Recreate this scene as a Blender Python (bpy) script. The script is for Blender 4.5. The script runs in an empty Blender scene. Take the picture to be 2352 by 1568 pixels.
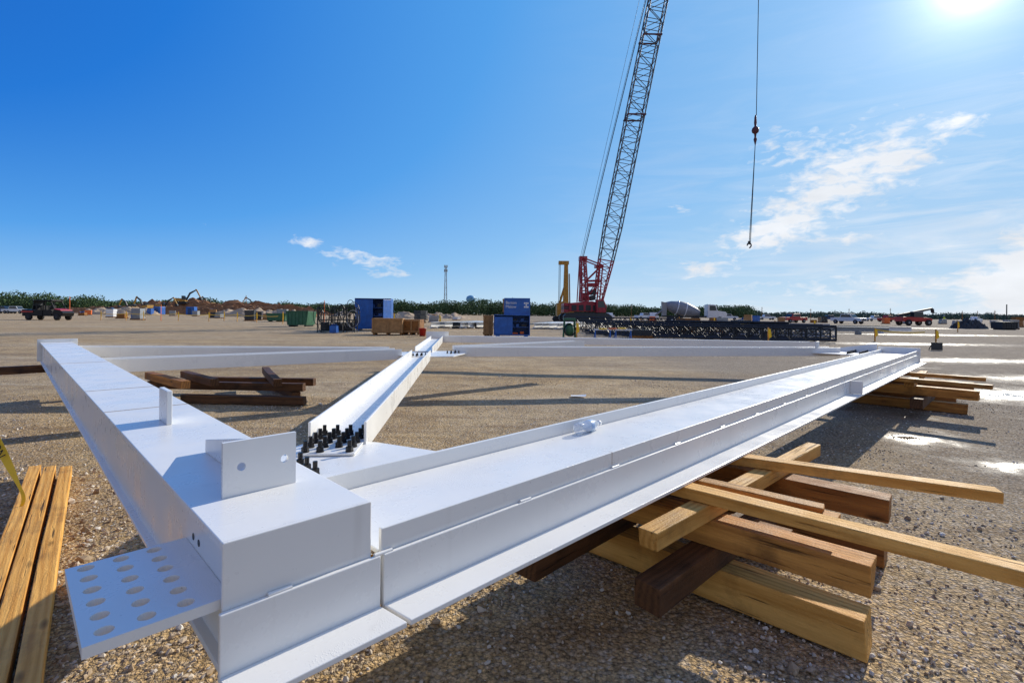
import bpy, math, random
import numpy as np
import bmesh
from mathutils import Vector, Matrix, noise
random.seed(7); np.random.seed(7)
S=.85
SC=bpy.context.scene
COL=SC.collection
rad=math.radians

# ------------------------------------------------------------------ mesh builder
class MB:
    def __init__(s,M=None): s.v=[];s.f=[];s.m=[];s.s=[];s.M=M
    def add(s,vs,fs,mi=0,sm=False,M=None):
        o=len(s.v); M=M if M is not None else s.M
        for p in vs:
            p=Vector(p)
            if M is not None: p=M@p
            s.v.append(p)
        for f in fs: s.f.append([o+i for i in f]); s.m.append(mi); s.s.append(sm)
    def box(s,x0,x1,y0,y1,z0,z1,mi=0,M=None):
        vs=[(x0,y0,z0),(x1,y0,z0),(x1,y1,z0),(x0,y1,z0),(x0,y0,z1),(x1,y0,z1),(x1,y1,z1),(x0,y1,z1)]
        s.add(vs,[(3,2,1,0),(4,5,6,7),(0,1,5,4),(1,2,6,5),(2,3,7,6),(3,0,4,7)],mi,False,M)
    def prism(s,poly,z0,z1,mi=0,M=None):
        n=len(poly)
        vs=[(x,y,z0) for x,y in poly]+[(x,y,z1) for x,y in poly]
        fs=[tuple(range(n))[::-1],tuple(range(n,2*n))]+[(i,(i+1)%n,n+(i+1)%n,n+i) for i in range(n)]
        s.add(vs,fs,mi,False,M)
    def prof(s,poly,y0,y1,mi=0,M=None):   # poly in xz, extruded in y
        n=len(poly)
        vs=[(x,y0,z) for x,z in poly]+[(x,y1,z) for x,z in poly]
        fs=[tuple(range(n)),tuple(range(n,2*n))[::-1]]+[(i,n+i,n+(i+1)%n,(i+1)%n) for i in range(n)]
        s.add(vs,fs,mi,False,M)
    def cyl(s,p0,p1,r0,r1=None,n=8,mi=0,sm=True,M=None):
        p0=Vector(p0);p1=Vector(p1); r1=r0 if r1 is None else r1
        d=(p1-p0)
        if d.length<1e-9: return
        q=d.to_track_quat('Z','Y'); vs=[]
        for p,r in ((p0,r0),(p1,r1)):
            for i in range(n):
                t=2*math.pi*(i+.5)/n
                vs.append(p+q@Vector((r*math.cos(t),r*math.sin(t),0)))
        s.add(vs,[(i,(i+1)%n,n+(i+1)%n,n+i) for i in range(n)],mi,sm and n>5,M)
        s.add(vs,[tuple(range(n))[::-1],tuple(range(n,2*n))],mi,False,M)
    def tube(s,pts,r,n=6,mi=0,M=None):
        for a,b in zip(pts,pts[1:]): s.cyl(a,b,r,r,n,mi,True,M)
    def lathe(s,pr,n=16,mi=0,M=None):
        vs=[];fs=[]
        for r,z in pr:
            for i in range(n):
                t=2*math.pi*i/n; vs.append((r*math.cos(t),r*math.sin(t),z))
        for k in range(len(pr)-1):
            for i in range(n):
                j=(i+1)%n; fs.append((k*n+i,k*n+j,(k+1)*n+j,(k+1)*n+i))
        fs.append(tuple(range(n))[::-1]); fs.append(tuple(range((len(pr)-1)*n,len(pr)*n)))
        s.add(vs,fs,mi,True,M)
    def lattice(s,p0,p1,w0,w1,d0,d1,bays,rc,rd,side=Vector((1,0,0)),mi=0):
        p0=Vector(p0);p1=Vector(p1);ax=(p1-p0).normalized()
        sx=(side-ax*side.dot(ax)).normalized(); sy=ax.cross(sx)
        rings=[]
        for i in range(bays+1):
            t=i/bays;c=p0.lerp(p1,t);w=(w0+(w1-w0)*t)/2;d=(d0+(d1-d0)*t)/2
            rings.append([c+sx*w*a+sy*d*b for a,b in((-1,-1),(1,-1),(1,1),(-1,1))])
        for k in range(4): s.cyl(rings[0][k],rings[-1][k],rc,rc,5,mi,False)
        for i in range(bays):
            for k in range(4):
                j=(k+1)%4
                a,b=(k,j) if (i+k)%2 else (j,k)
                s.cyl(rings[i][a],rings[i+1][b],rd,rd,4,mi,False)
                s.cyl(rings[i][k],rings[i][j],rd,rd,4,mi,False)
        for k in range(4): s.cyl(rings[-1][k],rings[-1][(k+1)%4],rd,rd,4,mi,False)

def mk(mb,name,mats,parent=None,loc=(0,0,0),rz=0,scale=1.0,bev=0,center=True,rot=None,off=(0,0,0)):
    vs=[Vector(v)*scale for v in mb.v]
    c=Vector((0,0,0))
    if center and vs:
        xs=[v.x for v in vs];ys=[v.y for v in vs];zs=[v.z for v in vs]
        c=Vector(((min(xs)+max(xs))/2,(min(ys)+max(ys))/2,min(zs)))
    me=bpy.data.meshes.new(name)
    me.from_pydata([v-c for v in vs],[],mb.f)
    if not isinstance(mats,(list,tuple)): mats=[mats]
    for m in mats: me.materials.append(m)
    me.polygons.foreach_set('material_index',mb.m); me.polygons.foreach_set('use_smooth',mb.s)
    me.update()
    o=bpy.data.objects.new(name,me); COL.objects.link(o)
    R=Matrix.Rotation(rz,4,'Z') if rot is None else rot
    o.matrix_basis=Matrix.Translation(Vector(loc)+R.to_3x3()@(c-Vector(off)))@R
    if parent: o.parent=parent
    if bev:
        b=o.modifiers.new('bev','BEVEL'); b.width=bev; b.segments=2; b.limit_method='ANGLE'; b.angle_limit=rad(40)
    return o
def root(name,label,cat,loc=(0,0,0),rz=0,group=None,sc=1.0):
    e=bpy.data.objects.new(name,None); COL.objects.link(e); e.location=loc; e.rotation_euler=(0,0,rz); e.scale=(sc,)*3
    e.empty_display_size=.3
    return tag(e,label,cat,group)
def tag(o,label,cat,group=None,kind=None):
    if label:o["label"]=label
    if cat:o["category"]=cat
    if group:o["group"]=group
    if kind:o["kind"]=kind
    return o
def dup(o,loc=None,rz=None,sc=None,label=None):
    n=o.copy(); COL.objects.link(n)
    for ch in list(o.children):
        c2=dup(ch); c2.parent=n
    if loc is not None:n.location=loc
    if rz is not None:n.rotation_euler=(0,0,rz)
    if sc is not None:n.scale=(sc,)*3
    if label:n["label"]=label
    return n

# ------------------------------------------------------------------ materials
def nt(name):
    m=bpy.data.materials.new(name); m.use_nodes=True
    t=m.node_tree; return m,t,t.nodes['Principled BSDF']
def c4(c): return (c[0],c[1],c[2],1)
class N:
    def __init__(s,t): s.t=t
    def n(s,typ,ins={},**k):
        x=s.t.nodes.new(typ)
        for a,b in k.items(): setattr(x,a,b)
        for a,b in ins.items():
            if isinstance(b,bpy.types.NodeSocket): s.t.links.new(b,x.inputs[a])
            else: x.inputs[a].default_value=b
        return x
    def m(s,op,a,b=0.0,c=0.0,clamp=False):
        return s.n('ShaderNodeMath',{0:a,1:b,2:c},operation=op,use_clamp=clamp).outputs[0]
    def mix(s,f,a,b,bt='MIX'):
        x=s.t.nodes.new('ShaderNodeMix'); x.data_type='RGBA'; x.blend_type=bt; x.clamp_factor=True
        for i,v in ((0,f),(6,a),(7,b)):
            if isinstance(v,bpy.types.NodeSocket): s.t.links.new(v,x.inputs[i])
            else: x.inputs[i].default_value=v if i==0 else (c4(v) if len(v)==3 else v)
        return x.outputs[2]
    def noise(s,vec,scale,det=4,rough=.55,dist=0):
        ins={'Scale':scale,'Detail':det,'Roughness':rough,'Distortion':dist}
        if vec is not None: ins['Vector']=vec
        return s.n('ShaderNodeTexNoise',ins).outputs[0]
    def mr(s,v,a,b,c=0.,d=1.):
        return s.n('ShaderNodeMapRange',{0:v,1:a,2:b,3:c,4:d}).outputs[0]
def M(name,col,rough=.6,metal=0,var=.25,vs=3.,bump=0.,bs=60.,col2=None):
    m,t,b=nt(name); g=N(t)
    co=g.n('ShaderNodeTexCoord').outputs['Object']
    c2=col2 if col2 else tuple(x*(1-var) for x in col)
    f=g.mr(g.noise(co,vs,5,.6),.35,.65)
    t.links.new(g.mix(f,col,c2),b.inputs['Base Color'])
    b.inputs['Roughness'].default_value=rough; b.inputs['Metallic'].default_value=metal
    if bump:
        bp=g.n('ShaderNodeBump',{'Height':g.noise(co,bs,3),'Strength':bump,'Distance':.01})
        t.links.new(bp.outputs[0],b.inputs['Normal'])
    return m
def wood(name,light,dark,wetk=.75):
    m,t,b=nt(name); g=N(t)
    co=g.n('ShaderNodeTexCoord').outputs['Object']; r=g.n('ShaderNodeObjectInfo').outputs['Random']
    off=g.n('ShaderNodeCombineXYZ',{0:g.m('MULTIPLY',r,17.),1:g.m('MULTIPLY',r,5.),2:r}).outputs[0]
    v=g.n('ShaderNodeVectorMath',{0:co,1:off},operation='ADD').outputs[0]
    mp=g.n('ShaderNodeMapping',{'Vector':v,'Scale':(1.6,34,34)}).outputs[0]
    grain=g.noise(mp,1.6,8,.7,.6)
    mp2=g.n('ShaderNodeMapping',{'Vector':v,'Scale':(.8,5,5)}).outputs[0]
    wv=g.n('ShaderNodeTexWave',{'Vector':mp2,'Scale':2.2,'Distortion':6.,'Detail':3.,'Detail Scale':.8},wave_type='RINGS',rings_direction='X').outputs['Fac']
    blot=g.noise(v,3.1,6,.65)
    f=g.m('ADD',g.m('MULTIPLY',grain,.8),g.m('MULTIPLY',wv,.25))
    c=g.mix(g.mr(f,.36,.80),light,dark)
    c=g.mix(g.mr(blot,.52,.70,0,wetk),c,tuple(x*.3 for x in dark))
    kn=g.n('ShaderNodeTexVoronoi',{'Vector':g.n('ShaderNodeMapping',{'Vector':v,'Scale':(2.2,7,7)}).outputs[0],'Scale':1.}).outputs['Distance']
    c=g.mix(g.mr(kn,.06,.13,.85,0),c,tuple(x*.2 for x in dark))
    crack=g.noise(g.n('ShaderNodeMapping',{'Vector':v,'Scale':(2.5,60,60)}).outputs[0],1.,3,.5)
    c=g.mix(g.mr(crack,.64,.71,0,.85),c,tuple(x*.15 for x in dark))
    hs=g.n('ShaderNodeHueSaturation',{'Color':c,'Value':g.mr(r,0,1,.82,1.14)}).outputs[0]
    t.links.new(hs,b.inputs['Base Color'])
    t.links.new(g.mr(blot,.4,.7,.75,.5),b.inputs['Roughness'])
    b.inputs['Specular IOR Level'].default_value=.3
    hh=g.m('ADD',g.m('ADD',grain,g.m('MULTIPLY',g.noise(v,110,3),.5)),g.mr(crack,.62,.72,0,-1.5))
    bp=g.n('ShaderNodeBump',{'Height':hh,'Strength':.8,'Distance':.006})
    t.links.new(bp.outputs[0],b.inputs['Normal'])
    return m
def whitesteel():
    m,t,b=nt('white_painted_steel'); g=N(t)
    co=g.n('ShaderNodeTexCoord').outputs['Object']
    n1=g.noise(co,1.3,5,.6); n2=g.noise(co,7,6,.7)
    c=g.mix(g.mr(n1,.35,.7),(.82,.80,.755),(.76,.745,.705))
    c=g.mix(g.mr(n2,.66,.84,0,.35),c,(.45,.42,.37))
    st=g.noise(g.n('ShaderNodeMapping',{'Vector':co,'Scale':(12,12,1.0)}).outputs[0],1.,4)
    c=g.mix(g.mr(st,.64,.84,0,.25),c,(.42,.38,.32))
    sp=g.n('ShaderNodeTexVoronoi',{'Vector':co,'Scale':30.}).outputs['Distance']
    c=g.mix(g.m('MULTIPLY',g.mr(sp,.04,.08,1,0),g.mr(g.noise(co,2.7,3),.54,.62,0,.5)),c,(.28,.22,.16))
    t.links.new(c,b.inputs['Base Color'])
    t.links.new(g.mr(g.noise(co,4,5,.7),.35,.65,.22,.42),b.inputs['Roughness'])
    v=g.n('ShaderNodeTexVoronoi',{'Vector':co,'Scale':170.,'Randomness':1.}).outputs['Distance']
    nz=g.n('ShaderNodeSeparateXYZ',{0:g.n('ShaderNodeNewGeometry').outputs['Normal']}).outputs[2]
    up=g.mr(nz,.5,.9,.12,1.)
    drop=g.m('MULTIPLY',g.mr(v,.15,.36,1,0),g.mr(g.noise(co,5,4),.50,.60))
    h=g.m('MULTIPLY',g.m('ADD',drop,g.m('MULTIPLY',g.noise(co,30,3),.15)),up)
    bp=g.n('ShaderNodeBump',{'Height':h,'Strength':.28,'Distance':.0025})
    t.links.new(bp.outputs[0],b.inputs['Normal'])
    return m
WHITE=whitesteel()
PINE=wood('pine_timber',(.76,.42,.11),(.48,.21,.035),.6)
PINE2=wood('weathered_pine_timber',(.58,.28,.065),(.30,.12,.024),.7)
DARKW=wood('dark_wet_timber',(.14,.062,.024),(.05,.022,.009))
BROWNW=wood('brown_timber',(.36,.155,.038),(.16,.06,.016))
BLACK=M('black_oxide_steel',(.018,.018,.02),.42,.6)
DARK=M('dark_steel',(.035,.04,.045),.5,.3)
BOOM=M('boom_paint',(.085,.08,.078),.5,.1)
RUBBER=M('rubber',(.02,.02,.022),.85)
CRIM=M('crimson_paint',(.42,.015,.035),.4,var=.5)
MAROON=M('maroon_paint',(.10,.02,.03),.5,var=.4)
BLUE=M('blue_paint',(.012,.12,.46),.42,var=.35)
BLUE_D=M('dark_blue_paint',(.01,.05,.18),.5)
GREEN=M('green_paint',(.03,.14,.07),.5,var=.4)
YEL=M('ochre_machine_paint',(.5,.26,.03),.5,var=.4)
TAPE=M('caution_yellow',(.95,.60,.02),.5,var=.08)
ORANGE=M('orange_paint',(.8,.16,.02),.5,var=.15)
RED=M('red_paint',(.5,.03,.02),.4)
DRED=M('dark_red_paint',(.42,.02,.02),.4)
WPAINT=M('vehicle_white_paint',(.72,.73,.74),.3,var=.08)
GREY=M('grey_paint',(.3,.31,.32),.5)
GLASS=M('dark_window_glass',(.02,.028,.035),.08,var=.1)
PLY=M('plywood',(.42,.22,.08),.7,var=.35,vs=6)
DIRT=M('red_brown_earth',(.33,.16,.07),.95,var=.55,vs=.35,bump=.9,bs=2)
GRAVP=M('gravel_pile',(.52,.38,.25),.95,var=.3,vs=2,bump=.5,bs=10)
CONC=M('pale_concrete',(.55,.55,.52),.7,var=.15)
STEELG=M('galvanised_steel',(.3,.32,.34),.45,.5)
SEAM=M('seam',(.45,.36,.28),.8)

# ------------------------------------------------------------------ world & sun
SAZ,SEL=rad(42.4),rad(26.6)
sd=Vector((math.sin(SAZ)*math.cos(SEL),math.cos(SAZ)*math.cos(SEL),math.sin(SEL)))
w=bpy.data.worlds.new("World"); SC.world=w; w.use_nodes=True
t=w.node_tree; g=N(t); bg=t.nodes['Background']
sky=g.n('ShaderNodeTexSky',sky_type='NISHITA'); sky.sun_disc=False; sky.sun_elevation=SEL; sky.sun_rotation=SAZ
sky.air_density=1.0; sky.dust_density=.3; sky.ozone_density=2.5; sky.altitude=0
co=g.n('ShaderNodeTexCoord').outputs['Generated']
nv=g.n('ShaderNodeVectorMath',{0:co},operation='NORMALIZE').outputs[0]
sx=g.n('ShaderNodeSeparateXYZ',{0:nv})
az=g.m('ARCTAN2',sx.outputs[0],sx.outputs[1]); el=g.m('ARCSINE',sx.outputs[2]); elp=g.m('MAXIMUM',el,0.)
dt=g.m('MAXIMUM',g.n('ShaderNodeVectorMath',{0:nv,1:tuple(sd)},operation='DOT_PRODUCT').outputs['Value'],0.)
ta=g.m('MULTIPLY',g.m('POWER',dt,1.4),.63)
tb=g.m('MULTIPLY',g.m('EXPONENT',g.m('MULTIPLY',elp,-1/.22)),.82)
tt_=g.m('SUBTRACT',1.,g.m('MULTIPLY',g.m('SUBTRACT',1.,ta),g.m('SUBTRACT',1.,tb)))
cr=g.n('ShaderNodeValToRGB',{0:tt_}); E=cr.color_ramp.elements
E[0].position=.0; E[0].color=(.003,.080,.48,1); E[1].position=1.; E[1].color=(.85,.91,.94,1)
for p_,c_ in((.25,(.012,.19,.70)),(.48,(.085,.36,.85)),(.68,(.26,.54,.90)),(.84,(.50,.71,.91))):
    x=E.new(p_); x.color=c4(c_)
base=g.n('ShaderNodeVectorMath',{0:cr.outputs[0],3:10.0},operation='SCALE').outputs[0]
nis=g.n('ShaderNodeVectorMath',{0:sky.outputs[0],1:(9.,9.,9.)},operation='MINIMUM').outputs[0]
skc=g.mix(.93,nis,base)
# pale fill added to the unseen sky behind the camera to brighten shaded steel
back_fill=g.m('MULTIPLY',g.mr(sx.outputs[1],-.02,-.5,0,.60),g.mr(g.noise(nv,2.2,5,.6),.3,.6,.55,1.))
skc=g.mix(back_fill,skc,(5.9,5.7,5.5))
def blob(a0,e0,wa,we,k,tilt=0.0):
    da=g.m('SUBTRACT',az,a0); de=g.m('SUBTRACT',g.m('SUBTRACT',el,e0),g.m('MULTIPLY',da,tilt))
    q=g.m('ADD',g.m('POWER',g.m('ABSOLUTE',g.m('DIVIDE',da,wa)),2.),g.m('POWER',g.m('ABSOLUTE',g.m('DIVIDE',de,we)),2.))
    return g.m('MULTIPLY',g.m('EXPONENT',g.m('MULTIPLY',q,-1.)),k)
msk=None
for bb in [(.55,.215,.13,.065,.46,.55),(.47,.145,.08,.03,.38,.2),(.49,.29,.08,.04,.32,0),(.66,.235,.08,.05,.30,.3),(-.285,.102,.10,.020,.46,-.08),(-.39,.128,.04,.012,.42,0),(-.24,.072,.05,.007,.36,0),(.84,.085,.085,.075,.92,.5),(.62,.05,.24,.03,.34,0),(.36,.085,.06,.018,.40,0),(.727,.285,.03,.013,.46,0),(-.55,.145,.015,.006,.34,0),(.82,.36,.04,.03,.4,.8),(.32,.2,.03,.012,.30,0),(.42,.21,.02,.012,.3,0),(.60,.13,.05,.012,.35,0)]:
    x=blob(*bb); msk=x if msk is None else g.m('ADD',msk,x)
cv=g.n('ShaderNodeCombineXYZ',{0:g.m('MULTIPLY',az,1.),1:g.m('MULTIPLY',el,2.2),2:.3}).outputs[0]
n1=g.noise(cv,30.,9,.6,.35); n2=g.noise(cv,10.,5,.5)
n1c=g.m('ADD',g.m('MULTIPLY',g.m('SUBTRACT',n1,.5),1.2),.5)
den=g.m('ADD',g.m('ADD',n1c,g.m('MULTIPLY',n2,.3)),msk)
cl=g.m('MULTIPLY',g.mr(den,.92,1.26),g.mr(msk,.04,.16))
wisp=g.m('MULTIPLY',g.mr(g.noise(g.n('ShaderNodeMapping',{'Vector':cv,'Scale':(1,3.0,1)}).outputs[0],4.5,8,.62,.9),.42,.72),g.m('MULTIPLY',g.mr(az,0.,.8,.0,.95),g.mr(el,.0,.38,1,.12)))
cl=g.m('ADD',cl,wisp,clamp=True)
shade=g.mr(n2,.35,.75,1.,.82)
cloudcol=g.n('ShaderNodeVectorMath',{0:(9.4,9.6,10.0),3:shade},operation='SCALE').outputs[0]
skc=g.mix(g.m('MULTIPLY',cl,.92),skc,cloudcol)
gl=g.m('ADD',g.m('MULTIPLY',g.m('POWER',dt,2400.),14.),g.m('ADD',g.m('MULTIPLY',g.m('POWER',dt,420.),5.0),g.m('MULTIPLY',g.m('POWER',dt,50.),1.4)))
glc=g.n('ShaderNodeVectorMath',{0:(1.,1.,1.),3:gl},operation='SCALE').outputs[0]
skc=g.n('ShaderNodeVectorMath',{0:skc,1:glc},operation='ADD').outputs[0]
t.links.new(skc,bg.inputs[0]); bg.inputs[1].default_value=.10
L=bpy.data.lights.new('sun','SUN'); L.energy=5.0; L.angle=rad(.5); L.color=(1,.93,.80)
lo=bpy.data.objects.new('sun',L); COL.objects.link(lo); lo.rotation_euler=(-sd).to_track_quat('-Z','Y').to_euler(); lo.location=(20,20,20)

# ------------------------------------------------------------------ camera
cam=bpy.data.cameras.new('camera'); co_=bpy.data.objects.new('camera',cam); COL.objects.link(co_)
co_.location=(0,0,1.25); co_.rotation_euler=(rad(90),-.0102,0)
cam.lens=17.68; cam.sensor_width=36; cam.shift_y=-.0272; cam.clip_end=6000; cam.clip_start=.05
SC.camera=co_
SC.view_settings.view_transform='Standard'; SC.view_settings.look='None'; SC.view_settings.exposure=0

# ------------------------------------------------------------------ ground
def groundmat():
    m,t,b=nt('gravel_ground'); g=N(t)
    co=g.n('ShaderNodeTexCoord').outputs['Object']; s=g.n('ShaderNodeSeparateXYZ',{0:co})
    p=g.noise(co,.22,6,.6); p2=g.noise(co,1.4,8,.72); p3=g.noise(g.n('ShaderNodeMapping',{'Vector':co,'Scale':(.05,.22,1)}).outputs[0],1.,5)
    c=g.mix(g.mr(p,.35,.65),(.62,.43,.215),(.48,.325,.16))
    c=g.mix(g.mr(p3,.42,.6,0,.5),c,(.61,.49,.335))
    c=g.mix(g.mr(p2,.47,.66,0,.72),c,(.28,.175,.085))
    p4=g.noise(co,6.,6,.7)
    c=g.mix(g.mr(p4,.52,.70,0,.45),c,(.26,.175,.10))
    tr=g.noise(g.n('ShaderNodeMapping',{'Vector':co,'Rotation':(0,0,.35),'Scale':(.12,1.3,1)}).outputs[0],1.,6,.6,.4)
    c=g.mix(g.mr(tr,.54,.60,0,.6),c,(.32,.21,.11))
    c=g.mix(g.mr(tr,.40,.34,0,.5),c,(.68,.54,.36))
    damp=g.mr(g.m('ADD',s.outputs[0],g.m('MULTIPLY',g.m('SUBTRACT',p,.5),9.)),1.4,5.0)
    c=g.mix(g.m('MULTIPLY',damp,.80),c,(.25,.195,.145))
    v1=g.n('ShaderNodeTexVoronoi',{'Vector':co,'Scale':55.}); v2=g.n('ShaderNodeTexVoronoi',{'Vector':co,'Scale':140.})
    r1=g.n('ShaderNodeSeparateColor',{0:v1.outputs['Color']}); r2=g.n('ShaderNodeSeparateColor',{0:v2.outputs['Color']})
    st=g.mr(r1.outputs[0],.5,.95)
    c=g.mix(g.m('MULTIPLY',st,.42),c,(.58,.53,.46))
    c=g.n('ShaderNodeHueSaturation',{'Color':c,'Value':g.m('ADD',g.mr(r2.outputs[0],0,1,.58,1.28),g.mr(r1.outputs[1],0,1,-.2,.18))}).outputs[0]
    c=g.n('ShaderNodeHueSaturation',{'Color':c,'Value':g.mr(v1.outputs['Distance'],.30,.75,1.08,.58)}).outputs[0]
    pm=None
    for (cx,cy,rx,ry,k) in [(8.3,8.3,1.2,.8,.92),(4.25,5.25,.40,.32,.85),(4.35,4.25,.45,.22,.85),(11.5,10.5,1.8,.7,.8),(13.5,15,2.6,.8,.8),(19,24,4,1.1,.75),(30,37,8,1.5,.75),(45,60,12,2,.75),(9.5,12.8,.9,.5,.65),(4.9,6.3,.3,.25,.7)]:
        dx=g.m('DIVIDE',g.m('SUBTRACT',s.outputs[0],cx),rx); dy=g.m('DIVIDE',g.m('SUBTRACT',s.outputs[1],cy),ry)
        e=g.m('MULTIPLY',g.m('EXPONENT',g.m('MULTIPLY',g.m('ADD',g.m('MULTIPLY',dx,dx),g.m('MULTIPLY',dy,dy)),-.7)),k)
        pm=e if pm is None else g.m('MAXIMUM',pm,e)
    pn=g.m('ADD',pm,g.m('MULTIPLY',g.m('SUBTRACT',g.noise(co,2.4,10,.75),.5),2.2))
    mud=g.mr(pn,.1,.6); wet=g.mr(pn,.60,.95)
    c=g.mix(g.m('MULTIPLY',mud,.45),c,(.13,.095,.065))
    t.links.new(c,b.inputs['Base Color'])
    t.links.new(g.m('SUBTRACT',g.mr(mud,0,1,.97,.65),g.m('MULTIPLY',wet,.58)),b.inputs['Roughness'])
    t.links.new(g.mr(mud,0,1,.12,.5),b.inputs['Specular IOR Level'])
    h=g.m('ADD',g.m('MULTIPLY',g.m('SUBTRACT',1.,v1.outputs['Distance']),1.1),g.m('ADD',g.m('MULTIPLY',g.m('SUBTRACT',1.,v2.outputs['Distance']),.5),g.m('MULTIPLY',p2,6.)))
    bp=g.n('ShaderNodeBump',{'Height':h,'Strength':g.m('SUBTRACT',.85,g.m('MULTIPLY',wet,.80)),'Distance':.010})
    t.links.new(bp.outputs[0],b.inputs['Normal'])
    return m
GM=groundmat()
n=150
tt=np.linspace(-1,1,n); cc=np.sign(tt)*np.abs(tt)**3.2*2600
vs=[];
for y in cc:
    for x in cc:
        d=math.hypot(x,y)
        k=max(0,1-d/60)
        z=-abs(noise.noise(Vector((x*.5,y*.5,0))))*.03*k-.004
        vs.append((x,y+0,z))
fs=[(j*n+i,j*n+i+1,(j+1)*n+i+1,(j+1)*n+i) for j in range(n-1) for i in range(n-1)]
mb=MB(); mb.add(vs,fs,0,True); o=mk(mb,'ground',GM,center=False); tag(o,None,None,kind='structure')

# loose stones
bm=bmesh.new(); bmesh.ops.create_icosphere(bm,subdivisions=1,radius=1); iv=np.array([v.co[:] for v in bm.verts]); iff=np.array([[v.index for v in f.verts] for f in bm.faces]); bm.free()
V=[];Fc=[]; cnt=0
for i in range(46000):
    rr=random.random()**1.3*9.5+.8; th=rad(random.uniform(-58,58))
    x=math.sin(th)*rr; y=math.cos(th)*rr
    left=x<-.5 and y<4
    if not left and noise.noise(Vector((x*.9,y*.9,4)))<-.05 and random.random()<.8: continue
    r=random.choice([.0025,.0035,.0045,.0055,.0075])*random.uniform(.7,1.3)*(1.45 if left else 1)
    if random.random()<.012: r*=2.4
    Rm=np.array(Matrix.Rotation(random.uniform(0,6.28),3,(random.random(),random.random(),random.random()+.1)))
    pv=(iv*np.random.uniform(.6,1.35,(len(iv),1))*np.array([1,random.uniform(.6,1),random.uniform(.45,.8)]))@Rm*r*1.3+np.array([x,y,-.010+r*.3])
    V.append(pv);Fc.append(iff+cnt*len(iv));cnt+=1
V=np.vstack(V);Fc=np.vstack(Fc)
me=bpy.data.meshes.new('gravel'); me.from_pydata(V.tolist(),[],Fc.tolist())
m,t,b=nt('loose_stone'); g=N(t)
ri=g.n('ShaderNodeNewGeometry').outputs['Random Per Island']
cr=g.n('ShaderNodeValToRGB',{0:ri}); e=cr.color_ramp.elements; e[0].color=(.24,.165,.10,1); e[1].color=(.66,.62,.56,1); x=e.new(.5); x.color=(.47,.36,.24,1)
t.links.new(cr.outputs[0],b.inputs['Base Color']); b.inputs['Roughness'].default_value=.85
me.materials.append(m); o=bpy.data.objects.new('gravel',me); COL.objects.link(o); tag(o,'loose tan and grey crushed stone on the ground','gravel',kind='stuff')

# ------------------------------------------------------------------ steel frame
FO=Vector((.565,1.6,0))*S
def Fw(a,b,z=0): return Vector(((a-b)*.70711*S,(a+b)*.70711*S,z*S))
fr=root('steel_truss','large white bolted steel frame with cross braces on timber cribs','steel frame',Fw(.565,1.6,0),rad(45))
def part(mb,name,mats=WHITE,bev=.0025,parent=fr,label=None):
    o=mk(mb,name,mats,parent,(0,0,0),0,S,bev,True,None,FO)
    if label:o["label"]=label
    return o
mb=MB()
mb.box(.367,.763,1.357,11.4,.888,.91)
mb.box(.392,.408,1.36,11.39,.60,.886)
mb.box(.722,.738,1.36,11.39,.60,.886)
mb.box(.367,.763,1.357,11.4,.585,.602)
part(mb,'main_beam')
mb=MB(); mb.box(.367,.763,1.343,1.355,.585,.911); part(mb,'end_cap')
mb=MB(); mb.box(.33,.84,11.402,11.425,.60,.965); part(mb,'end_plate')
for bb in (4.47,6.9,3.5): 
    mb=MB(); mb.box(.368,.762,bb,bb+.005,.9105,.912); part(mb,'joint_seam',SEAM,0)
mb=MB(); mb.box(.358,.786,1.326,1.341,.585,.748); mb.prism([(.35,1.205),(.80,1.205),(.786,1.326),(.358,1.326)],.583,.600); part(mb,'angle_ledge')
mb=MB(); mb.box(.797,12.6,1.326,1.341,.585,.748); mb.prism([(.812,1.205),(12.6,1.205),(12.6,1.326),(.797,1.326)],.583,.600)
part(mb,'angle_ledge')
a=.5
while a<12.4:
    mb=MB(); mb.cyl((a-.03,1.336,.750),(a+.03,1.336,.750),.007,.006,7,0); part(mb,'weld_bead'); a+=.3 if a<.7 else .62
mb=MB(); mb.box(.797,12.6,1.343,1.360,.59,.82); mb.box(.797,12.6,1.361,1.909,.735,.750); mb.box(.797,12.6,1.91,1.928,.59,.82); part(mb,'main_beam')
for a_ in (2.02,5.2,8.6):
    mb=MB(); mb.box(a_,a_+.004,1.3425,1.3605,.76,.8203); part(mb,'joint_seam',SEAM,0)
mb=MB(); mb.box(12.602,12.625,1.30,1.98,.57,.875); part(mb,'end_plate')
mb=MB(); mb.box(6.8,6.82,1.207,1.325,.602,.745); part(mb,'stiffener_plate')
mb=MB(); mb.box(.547,.570,2.92,3.10,.9105,1.075); part(mb,'fin_plate')
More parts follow.
